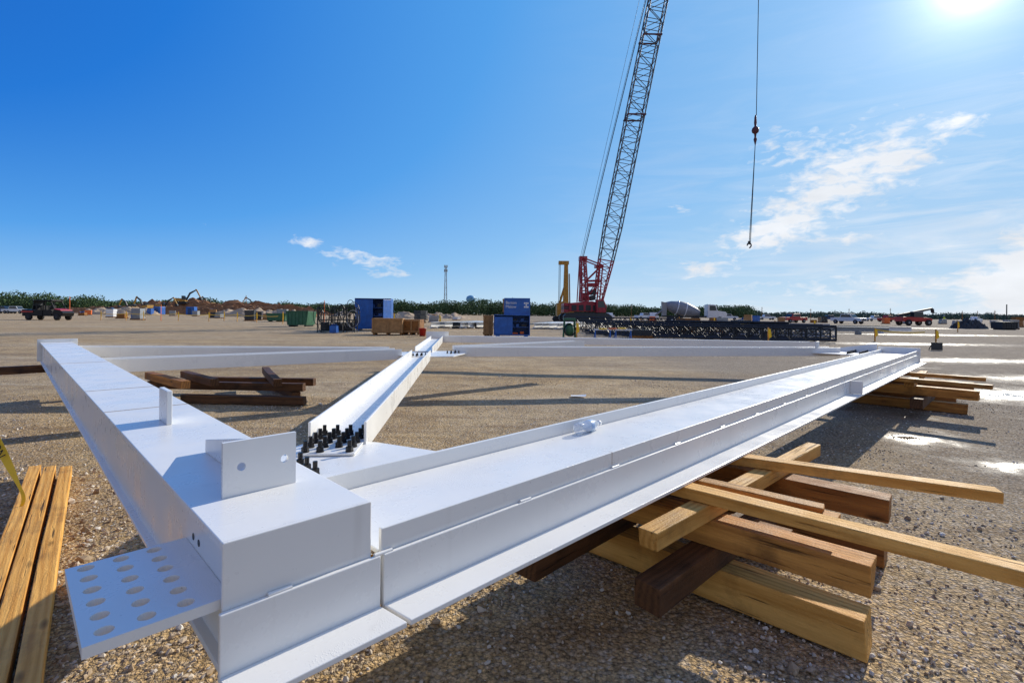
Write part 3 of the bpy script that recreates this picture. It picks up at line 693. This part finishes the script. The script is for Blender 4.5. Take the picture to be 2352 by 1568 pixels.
def latsec(p0,p1,w,lab,mat=DARK):
    mb=MB(); mb.lattice(Vector(p0)+Vector((0,0,.12+w/2)),Vector(p1)+Vector((0,0,.12+w/2)),w,w,w,w,int((Vector(p1)-Vector(p0)).length/.62),.045,.026,Vector((0,1,0)))
    L_=(Vector(p1)-Vector(p0))
    for k in(.1,.5,.9):
        c=Vector(p0)+L_*k; mb.box(c.x-.15,c.x+.15,c.y-w*.7,c.y+w*.7,0,.07)
    tag(mk(mb,'lattice_boom_section',mat),lab,'lattice section','dark lattice sections laid on the ground')
for (x0,y0,x1,y1,w) in[(6.2,28,13.9,23.7,.58),(4.6,30.5,15.6,24.2,.66),(5.4,32.0,16.4,25.9,.5),(4.9,34.0,15.2,27.6,.72),(5.6,36,18.4,28.6,.55),(5,38,12,33.5,.9),(8,38.5,19.5,31.5,.62),(12,40,21.5,34,.6),(9,29.5,14.9,27.2,.8)]:
    latsec((x0,y0,0),(x1,y1,0),w,'long dark steel lattice section lying on blocks',random.choice([DARK,DARK,STEELG]))
for i,(x0,y0,x1,y1) in enumerate([(9,42,27,36),(12,46,31,39),(10,50,33,44)]):
    d=Vector((x1-x0,y1-y0,0)); mb=MB(Matrix.Translation((x0,y0,0))@Matrix.Rotation(math.atan2(d.y,d.x),4,'Z'))
    Ld=d.length; mb.box(0,Ld,-.15,.15,.2,.22); mb.box(0,Ld,-.15,.15,.5,.52); mb.box(0,Ld,-.01,.01,.221,.499)
    for k in(.1,.5,.9): mb.box(Ld*k-.1,Ld*k+.1,-.4,.4,0,.199)
    tag(mk(mb,'steel_beam',[STEELG,WHITE,DARK][i]),'long steel beam lying on blocks behind lattice sections','steel beam','steel beams laid out on blocks')
e=root('pump_stand','green steel machine stand wrapped with hoses','machine stand',P(1308,25.5))
mb=MB(); 
for x in(-.25,.25):
    for y in(-.2,.2): mb.tube([(x*1.2,y,0),(x,y,1.0)],.03)
mb.box(-.3,.3,-.25,.25,.95,1.05); mk(mb,'stand_frame',GREEN,e)
mb=MB(); mb.lathe([(.1,.15),(.22,.2),(.22,.7),(.1,.8)],14); mk(mb,'pump_body',GREEN,e)
for i in range(5):
    mb=MB(); mb.tube([(.28*math.cos(k*.5)+random.uniform(-.03,.03),-.25,.45+.3*math.sin(k*.5)) for k in range(13)],.018,5); mk(mb,'hose',BLACK,e)
for px in(1385,1432):
    e=root('sawhorse','white and blue sawhorse holding orange gear','sawhorse',P(px,25.5),0,'sawhorses')
    mb=MB(); mb.box(-.45,.45,-.04,.04,.45,.52); mk(mb,'rail',WPAINT,e)
    for x in(-.38,.38):
        for y in(-.25,.25):
            mb=MB(); mb.tube([(x,0,.45),(x-.03,y,0)],.025); mk(mb,'leg',BLUE,e)
for i in range(3):
    mb=MB(); mb.tube([(.2*math.cos(k*.6),.1*math.sin(k*.6),.02*i) for k in range(12)],.03,6); tag(mk(mb,'rope_coil',random.choice([ORANGE,ORANGE,TAPE]),None,P(1385+i*22,25.5)+Vector((0,0,.52)),0),'orange coiled rope lying on a sawhorse','rope','rope coils')
mb=MB(); mb.box(-.22,.22,-.02,.0,0,.3); mb.tube([(-.18,.15,0),(-.18,0,.28)],.015); mb.tube([(.18,.15,0),(.18,0,.28)],.015)
tag(mk(mb,'steel_board',DARK,None,P(2152,19.5)),'small dark propped board on damp gravel','board')
def stake(px,Y,h,mat,lab,rib=True):
    e=root('marker_stake',lab,'stake',P(px,Y),0,'marker stakes')
    mb=MB(); mb.box(-.03,.03,-.02,.02,0,h); mk(mb,'post',mat,e)
    if rib:
        mb=MB(); mb.add([(-.03,-.03,h*.9),(.08,-.04,h*.92),(.13,-.05,h*.45),(.02,-.04,h*.35)],[(0,1,2,3)]); mk(mb,'ribbon',TAPE,e)
for px,Y,h in((232,58,1.1),(290,57,1.1),(330,60,1.1),(410,58,1.1),(480,56,1.1),(515,60,1.2),(545,57,1.1),(590,54,1.1),(650,48,1.2),(1010,46,1.1),(1448,33,1.1),(1765,22.4,.75),(1780,30,1.0),(2010,26,.7),(2150,24,.7),(1560,50,1.1),(1640,55,1.1),(1870,40,1.0),(2200,45,1.0),(1325,24.5,.9),(905,47,1.2)):
    stake(px,Y,h,PINE,'wooden stake tied with yellow caution ribbon')
stake(160,57,2.7,ORANGE,'tall orange marker post on gravel',False); stake(370,58,1.9,ORANGE,'tall orange marker post on gravel',False); stake(745,60,2.6,ORANGE,'tall orange marker post on gravel',False)
for seq in([(232,58),(290,57),(410,58),(480,56),(545,57),(590,54),(650,48)],[(2010,26),(2150,24)],[(1448,33),(1780,30)]):
    mb=MB(); vs=[];fs=[]
    for (a0,y0),(a1,y1) in zip(seq,seq[1:]):
        q0=P(a0,y0);q1=P(a1,y1)
        for i in range(6):
            t_=i/6;p=q0.lerp(q1,t_); z=.8*(.75 if y0<31 else 1)-.5*t_*(1-t_); vs+=[p+Vector((0,0,z)),p+Vector((0,0,z+.05))]
    for i in range(len(vs)//2-1): fs.append((2*i,2*i+2,2*i+3,2*i+1))
    mb.add(vs,fs); tag(mk(mb,'barrier_tape',TAPE),'yellow barrier tape strung between stakes','barrier tape','barrier tapes')
def pallet(px,Y,mat,lab,h):
    mb=MB()
    for k in range(3): mb.box(-.6,.6,-.5+k*.45,-.4+k*.45,0,.1)
    for k in range(6): mb.box(-.6+k*.21,-.45+k*.21,-.52,.52,.101,.13)
    rs=random.Random(px)
    z=.131
    while z<h:
        dz=rs.uniform(.12,.3); ins=rs.uniform(0,.12); mb.box(-.58+ins,.58-ins*.5,-.48,.48-ins,z,z+dz-.01,1); z+=dz
    tag(mk(mb,'material_pallet',[BROWNW,mat],None,P(px,Y),rs.uniform(-.6,.6)),lab,'pallet','pallets of building material across the lot')
rs=random.Random(3)
for i in range(60):
    px=rs.choice([rs.uniform(170,820),rs.uniform(1380,2340),rs.uniform(1380,2340),rs.uniform(880,1120),rs.uniform(180,700)]); Y=rs.uniform(60,125)
    pallet(px,Y,rs.choice([DARK,GREY,BROWNW,WPAINT,PLY,BLUE,ORANGE,DARK,STEELG]),'pallet stacked with site material on the gravel lot',rs.uniform(.3,1.4))
for px,Y in((1530,38),(1640,34),(1700,36),(1850,38),(1440,40),(1580,31),(1475,27.5)):
    pallet(px,Y,rs.choice([DARK,GREY,BROWNW,DARK]),'pallet stacked with dark site material near lattice sections',rs.uniform(.4,1.0))
# mixer truck
e=root('cement_mixer_truck','white cement mixer truck with large grey drum','cement mixer truck',P(1588,86),rad(-8),sc=1.08)
mb=MB(); mb.box(-4.6,4.4,-.45,.45,.85,1.1); mk(mb,'chassis',DARK,e)
mb=MB(); mb.prof([(2.2,.8),(5.0,.8),(5.1,1.5),(4.9,1.75),(3.7,1.9),(3.4,2.85),(2.2,2.9)],-1.1,1.1); mk(mb,'cab',WPAINT,e,bev=.05)
mb=MB(); mb.prof([(2.5,1.95),(3.55,1.95),(3.32,2.7),(2.5,2.72)],-1.12,1.12); mb.add([(3.72,-.9,1.95),(3.72,.9,1.95),(3.45,.85,2.75),(3.45,-.85,2.75)],[(0,1,2,3)]); mk(mb,'window',GLASS,e)
mb=MB(Matrix.Translation((-1.4,0,2.15))@Matrix.Rotation(rad(-76),4,'Y')); mb.lathe([(.45,-2.7),(.75,-2.1),(1.05,-1.0),(1.18,-.1),(1.15,.6),(.8,2.0),(.4,2.8)],22); dr=mk(mb,'drum',M('drum_grey',(.26,.27,.30),.45),e)
mb=MB(Matrix.Translation((-1.4,0,2.15))@Matrix.Rotation(rad(-76),4,'Y'))
for z,r in((-.55,1.14),(.75,1.13)): mb.lathe([(r+.02,z),(r+.05,z+.02),(r+.05,z+.14),(r+.0,z+.16)],22)
mk(mb,'drum_band',WPAINT,e)
mb=MB(); mb.prof([(-4.5,1.1),(-3.9,1.1),(-3.8,3.1),(-4.6,3.3)],-.5,.5); mk(mb,'hopper',GREY,e)
mb=MB(); mb.tube([(-4.5,0,1.9),(-5.5,.3,1.1)],.16); mk(mb,'chute',GREY,e)
for x in(-3.2,-1.9,4.0,.6):
    for y in(-1.0,1.0): wheel(e,x,y,.5,.35,WPAINT)
# telehandler
e=root('telehandler','red and white telehandler with raised black boom','telehandler',P(2100,80),rad(0),sc=.92)
mb=MB(); mb.prof([(-2.7,.7),(2.2,.7),(2.4,1.2),(1.4,1.4),(-2.7,1.5)],-1.0,1.0); mk(mb,'chassis',RED,e,bev=.04)
mb=MB(); mb.prof([(-.8,1.4),(.9,1.4),(.7,2.35),(-.8,2.35)],-.95,-.1); mk(mb,'cab',GLASS,e)
mb=MB(); mb.prof([(-.85,2.36),(.75,2.36),(.75,2.43),(-.85,2.43)],-1.0,-.05); mk(mb,'cab_roof',WPAINT,e)
mb=MB(); mb.prof([(-2.7,1.5),(-2.7,1.9),(3.2,3.1),(3.25,2.8)],.05,.5); mk(mb,'boom',DARK,e)
mb=MB(); mb.prof([(3.1,3.0),(3.4,2.9),(3.5,2.2),(3.3,2.2)],.0,.5); mb.box(3.3,4.0,.05,.2,2.15,2.25); mk(mb,'fork',DARK,e)
for x in(-1.8,1.6):
    for y in(-1.05,1.05): wheel(e,x,y,.52,.4,GREY)
mound('tarp_pile',P(2225,60),2.2,1.2,1.2,DARK,'dark tarp covered heap on damp gravel','covered pile',None,9.,.3)
mound('tarp_pile',P(1705,85),1.6,1.2,.9,BLUE_D,'blue tarp covered heap on the lot','covered pile',None,19.,.3)

# ------------------------------------------------------------------ crane
C=P(1340,72)
cr_=root('crawler_crane','red crawler crane with tall dark lattice boom and hook','crane',C)
def rel(v): return Vector(v)-C
for y in(-3,3):
    mb=MB(); mb.prof([(-3.2,.5),(-2.8,0),(2.9,0),(3.4,.5),(3.4,1.0),(2.9,1.4),(-2.8,1.4),(-3.2,1.0)],y-.6,y+.6)
    for k in range(17): mb.box(-3.0+k*.34,-2.85+k*.34,y-.62,y+.62,1.401,1.45)
    mk(mb,'crawler_track',DARK,cr_)
mb=MB(); mb.box(-1.8,1.8,-2.4,2.4,.5,1.5); mk(mb,'carbody',DARK,cr_)
mb=MB(); mb.prof([(-2.3,1.6),(2.5,1.6),(2.5,2.7),(1.0,3.1),(-2.3,2.8)],-1.6,1.6); mk(mb,'house',CRIM,cr_,bev=.05)
for k in range(4):
    mb=MB(); mb.box(-1.9+k*1.0,-1.2+k*1.0,-1.63,-1.602,1.75,2.55); mk(mb,'grille',DARK,cr_)
for k in range(3):
    mb=MB(); mb.box(-3.0,-2.35,-2.0,2.0,1.5+k*.45,1.9+k*.45); mk(mb,'counterweight',MAROON if k==1 else CRIM,cr_)
mb=MB(); mb.prof([(1.4,1.5),(2.7,1.5),(2.8,2.4),(2.4,3.3),(1.4,3.3)],-2.8,-1.65); mk(mb,'cab',CRIM,cr_,bev=.04)
mb=MB(); mb.prof([(1.6,2.2),(2.65,2.2),(2.35,3.1),(1.6,3.1)],-2.83,-2.4); mk(mb,'cab_window',GLASS,cr_)
mb=MB()
mb.lattice((.1,0,3.1),(-.2,0,9.2),.9,.6,2.2,1.8,8,.12,.07,Vector((1,0,0)))
for y in(-1.1,1.1):
    mb.tube([(2.1,y,3.1),(2.5,y,8.2),(-.2,y,9.2)],.10,6); mb.tube([(-.8,y,3.0),(-.5,y,8.9)],.08,6); mb.tube([(.3,y,6.0),(2.4,y,6.1)],.08,6); mb.tube([(.3,y,6.0),(2.3,y,8.0)],.07,6); mb.tube([(.3,y,3.6),(2.2,y,6.0)],.07,6)
mb.box(-.7,.4,-.6,.6,8.9,9.5); mb.box(1.6,2.7,-.8,.8,7.9,8.3); mb.box(.5,1.9,-.7,.7,5.2,5.7); mb.box(-.4,.5,-.8,.8,3.2,4.3)
mk(mb,'gantry',CRIM,cr_)
for z in(3.6,4.4):
    mb=MB(); mb.cyl((1.2,-1.0,z),(1.2,1.0,z),.38,.38,14); mk(mb,'winch_drum',DARK,cr_)
base=Vector((12.3,72,3.3)); tip=Vector((30.0,61.5,106))
ax=(tip-base)
def BP(t_): return rel(base+ax*t_)
mb=MB(); sv=Vector((1,0,0))
mb.lattice(BP(0),BP(.055),1.2,1.9,1.0,1.8,6,.10,.06,sv); mk(mb,'boom_foot',CRIM,cr_)
mb=MB(); mb.lattice(BP(.055),BP(.10),1.9,2.25,1.8,2.1,3,.09,.05,sv);mb.lattice(BP(.10),BP(.97),2.25,2.25,2.1,2.1,60,.09,.048,sv); mb.lattice(BP(.97),BP(1),2.25,.8,2.1,.8,2,.1,.055,sv); mk(mb,'lattice_boom',BOOM,cr_)
for t_ in(.245,.345):
    mb=MB(); c=BP(t_)
    for dx in(-1.25,-1.05,1.05,1.25): mb.box(c.x+dx-.04,c.x+dx+.04,c.y-1.2,c.y+1.2,c.z-.04,c.z+.04)
    for dy in(-1.2,1.2): mb.box(c.x-1.3,c.x+1.3,c.y+dy-.05,c.y+dy+.05,c.z-.10,c.z+.10)
    mk(mb,'boom_walkway',MAROON,cr_)
for dy in(-1.0,1.0,-.4):
    mb=MB(); mb.tube([Vector((-.2,dy,9.4)),BP(.50)+Vector((-1.1,dy*.6,0))],.03,5); mk(mb,'pendant_line',DARK,cr_)
mb=MB(); mb.tube([Vector((-.6,0,9.0)),BP(.56)+Vector((-1.9,0,0)),BP(.9)+Vector((-1.2,0,0))],.024,5); mk(mb,'pendant_line',DARK,cr_)
ball=rel((29.05,60.5,1.25+(726-300)/1155*60.5)); topc=rel(tip)+Vector((0,-.6,0)); hookp=rel((28.45,60.5,1.25+(726-560)/1155*60.5))
mb=MB(); mb.tube([topc,ball+Vector((.1,0,1.8))],.045,5); mk(mb,'hoist_line',DARK,cr_)
mb=MB(Matrix.Translation(ball)); mb.lathe([(.02,1.9),(.12,1.6),(.16,.9),(.12,.5),(.36,.25),(.42,0),(.36,-.25),(.14,-.42),(.1,-.8),(.2,-1.1),(.1,-1.5),(.04,-1.8)][::-1],14); mk(mb,'headache_ball',MAROON,cr_)
for dx in(0,.14):
    mb=MB(); mb.tube([ball+Vector((0,0,-1.7)),hookp+Vector((dx,0,0))],.04,5); mk(mb,'sling',DARK,cr_)
mb=MB(); mb.tube([hookp+Vector((.3*math.cos(k*.6-1.5)*.8,0,-.2+.3*math.sin(k*.6-1.5))) for k in range(9)],.08,6); mb.cyl(hookp+Vector((0,0,.3)),hookp+Vector((0,0,-.1)),.16,.1,8); mk(mb,'hook',DARK,cr_)
# drill rig
D0=P(1297,84)
e=root('drill_rig','ochre yellow drilling rig with upright mast','drill rig',D0)
for y in(-1.3,1.3):
    mb=MB(); mb.prof([(-2.0,.4),(-1.7,0),(1.6,0),(2.0,.4),(1.6,.9),(-1.7,.9)],y-.35,y+.35); mk(mb,'track',RUBBER,e)
mb=MB(); mb.prof([(-1.4,1.0),(1.4,1.0),(1.4,2.6),(-.3,3.4),(-1.4,3.0)],-1.3,1.3); mk(mb,'body',YEL,e,bev=.05)
mb=MB(); mb.prof([(-.35,1.4),(.65,1.4),(.45,9.8),(-.15,9.8)],-.3,.3); mb.box(-1.1,.6,-.35,.35,9.5,10.1); mb.prof([(-1.2,2.6),(-.8,2.6),(.1,6),(-.1,6.3)],-.2,.2); mk(mb,'mast',YEL,e,bev=.03)
for x in(-1.0,-.8):
    mb=MB(); mb.tube([(x,0,9.5),(x-.05,0,.5)],.045); mk(mb,'cable',DARK,e)
mb=MB(); mb.tube([(.9,0,.6),(.7,0,8.0)],.12); mk(mb,'drill_rod',STEELG,e)

# towers & poles
T0=P(1023,300)
mb=MB(); mb.lattice(T0,T0+Vector((0,0,28.5)),1.8,.8,1.8,.8,14,.12,.07)
tw=mk(mb,'radio_tower',GREY); tag(tw,'slim lattice radio tower with antenna rings','radio tower')
mb=MB()
for z in(29.0,26.5):
    for k in range(6): mb.box(.9*math.cos(k)-.12,.9*math.cos(k)+.12,.9*math.sin(k)-.12,.9*math.sin(k)+.12,z-.8,z+.8)
    for k in range(6): mb.tube([(0,0,z),(.9*math.cos(k),.9*math.sin(k),z)],.06,4)
mk(mb,'antenna',GREY,tw,center=False)
W0=P(1081,520)
e=root('water_tower','pale blue water tower above the tree line','water tower',W0)
mb=MB(Matrix.Translation((0,0,15.5))); mb.lathe([(.8,-4),(4,-2.2),(5,0),(4.2,2.6),(2,3.9),(.2,4.3)],20); mk(mb,'tank',M('pale_blue',(.16,.40,.62),.6),e)
mb=MB(); mb.cyl((0,0,0),(0,0,12.2),1.4,1.0,12); mk(mb,'pedestal',CONC,e)
for px,Y,h in((2210,190,4),(1750,260,6),(1862,240,5),(2245,220,4.5),(2285,200,4.5),(2045,260,6),(565,170,6.5),(1450,250,6),(2120,240,5),(1950,280,6)):
    e=root('utility_pole','slim dark utility pole with a crossarm','utility pole',P(px,Y),0,'utility poles')
    mb=MB(); mb.cyl((0,0,0),(0,0,h),.13,.10,8); mk(mb,'pole',BROWNW,e)
    mb=MB(); mb.box(-.5,.5,-.05,.05,h-.8,h-.66); mk(mb,'crossarm',BROWNW,e)
mb=MB(); mb.cyl((0,0,0),(0,0,4.8),.14,.12,8); mb.cyl((0,0,4.8),(0,0,4.9),.16,.12,8); tag(mk(mb,'utility_pole',DARK,None,P(2312,130)),'plain dark post on the horizon','utility pole')

# person
e=root('person','person in a yellow safety vest and hard hat walking','person',P(2168,112),0)
vsP=[(0,0,.95),(0,0,1.15),(0,0,1.42),(0,0,1.52),(0,-.01,1.66),(0,-.01,1.76),(.2,0,1.40),(.27,.03,1.12),(.25,-.1,.88),(-.2,0,1.40),(-.27,-.03,1.12),(-.24,-.12,.9),(.1,0,.9),(.12,-.1,.48),(.11,-.05,.06),(.11,-.2,.03),(-.1,0,.9),(-.12,.08,.48),(-.11,.2,.08),(-.11,.06,.03)]
edP=[(0,1),(1,2),(2,3),(3,4),(4,5),(2,6),(6,7),(7,8),(2,9),(9,10),(10,11),(0,12),(12,13),(13,14),(14,15),(0,16),(16,17),(17,18),(18,19)]
rdP=[.15,.15,.17,.06,.1,.07,.07,.05,.035,.07,.05,.035,.1,.07,.05,.035,.1,.07,.05,.035]
me=bpy.data.meshes.new('body'); me.from_pydata(vsP,edP,[]); o=bpy.data.objects.new('body',me); COL.objects.link(o); o.parent=e
o.modifiers.new('sk','SKIN'); 
for i,r in enumerate(rdP): me.skin_vertices[0].data[i].radius=(r,r*.8)
me.skin_vertices[0].data[0].use_root=True
o.modifiers.new('ss','SUBSURF').levels=1; me.materials.append(M('work_clothes',(.06,.07,.12),.9))
mb=MB(); mb.lathe([(.20,1.0),(.21,1.2),(.23,1.4),(.13,1.5)],12); mk(mb,'safety_vest',M('hi_vis',(.6,.75,.03),.7),e,center=False)
mb=MB(Matrix.Translation((0,-.01,0))); mb.lathe([(.15,1.74),(.14,1.76),(.12,1.83),(.05,1.88)],12); mk(mb,'hard_hat',WPAINT,e,center=False)

# ------------------------------------------------------------------ far woods
m,t,b=nt('foliage'); g=N(t)
ri=g.n('ShaderNodeNewGeometry').outputs['Random Per Island']
crp=g.n('ShaderNodeValToRGB',{0:ri}); e_=crp.color_ramp.elements; e_[0].color=(.03,.065,.022,1); e_[1].color=(.085,.14,.045,1)
t.links.new(crp.outputs[0],b.inputs['Base Color']); b.inputs['Roughness'].default_value=.9; FOL=m
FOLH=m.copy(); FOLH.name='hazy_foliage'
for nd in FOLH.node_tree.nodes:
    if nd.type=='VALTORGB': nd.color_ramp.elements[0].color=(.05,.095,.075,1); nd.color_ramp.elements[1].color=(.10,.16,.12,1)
def woods(pxa,pxb,Y,h0,h1,num,seed,mat,leaf=.62,nl=150):
    rs=np.random.RandomState(seed); V=[];c=0
    for i in range(num):
        px=pxa+(pxb-pxa)*(i+rs.uniform(-.8,.8))/num; y=Y*rs.uniform(.96,1.08); base=P(px,y)
        h=rs.uniform(h0,h1)*(1+.12*math.sin(px*.021+seed)+.07*math.sin(px*.07)); w=h*rs.uniform(.45,.65)
        q=rs.normal(size=(nl,3)); q/=np.linalg.norm(q,axis=1)[:,None]; q*=rs.uniform(0,1,(nl,1))**(.4)
        lump=1+.25*np.sin(q[:,0]*5+i)*np.cos(q[:,2]*4+i*2)
        p=np.stack([base.x+q[:,0]*w*lump*(1-.2*q[:,2]),base.y+q[:,1]*w*lump,h*.48+q[:,2]*h*.5],1)
        s_=leaf*rs.uniform(.4,1.1,(nl,1))
        u=rs.normal(size=(nl,3));u/=np.linalg.norm(u,axis=1)[:,None]; v=np.cross(u,rs.normal(size=(nl,3)));v/=np.linalg.norm(v,axis=1)[:,None]
        V.append(np.stack([p+u*s_,p+v*s_*.8,p-u*s_*.9,p-v*s_*.7],1).reshape(-1,3))
    V=np.vstack(V); nq=len(V)//4
    me=bpy.data.meshes.new('woodland'); me.from_pydata(V.tolist(),[],np.arange(nq*4).reshape(-1,4).tolist()); me.materials.append(mat)
    o=bpy.data.objects.new('woodland',me); COL.objects.link(o); tag(o,'distant green broadleaf wood along the horizon','wood',kind='stuff')
woods(-250,230,270,7.2,10.4,150,1,FOL,.55,190)
woods(200,520,290,5.8,8.0,120,11,FOL,.5,190)
woods(500,900,300,4.8,6.6,160,2,FOL,.5,180)
woods(650,860,330,6,8.3,80,8,FOL,.5,180)
woods(860,1330,290,6.8,9.6,200,3,FOL,.5,200)
woods(1290,1720,310,6.0,8.2,190,4,FOL,.5,180)
woods(1680,1730,300,6.8,8.8,12,14,FOL,.5,190)
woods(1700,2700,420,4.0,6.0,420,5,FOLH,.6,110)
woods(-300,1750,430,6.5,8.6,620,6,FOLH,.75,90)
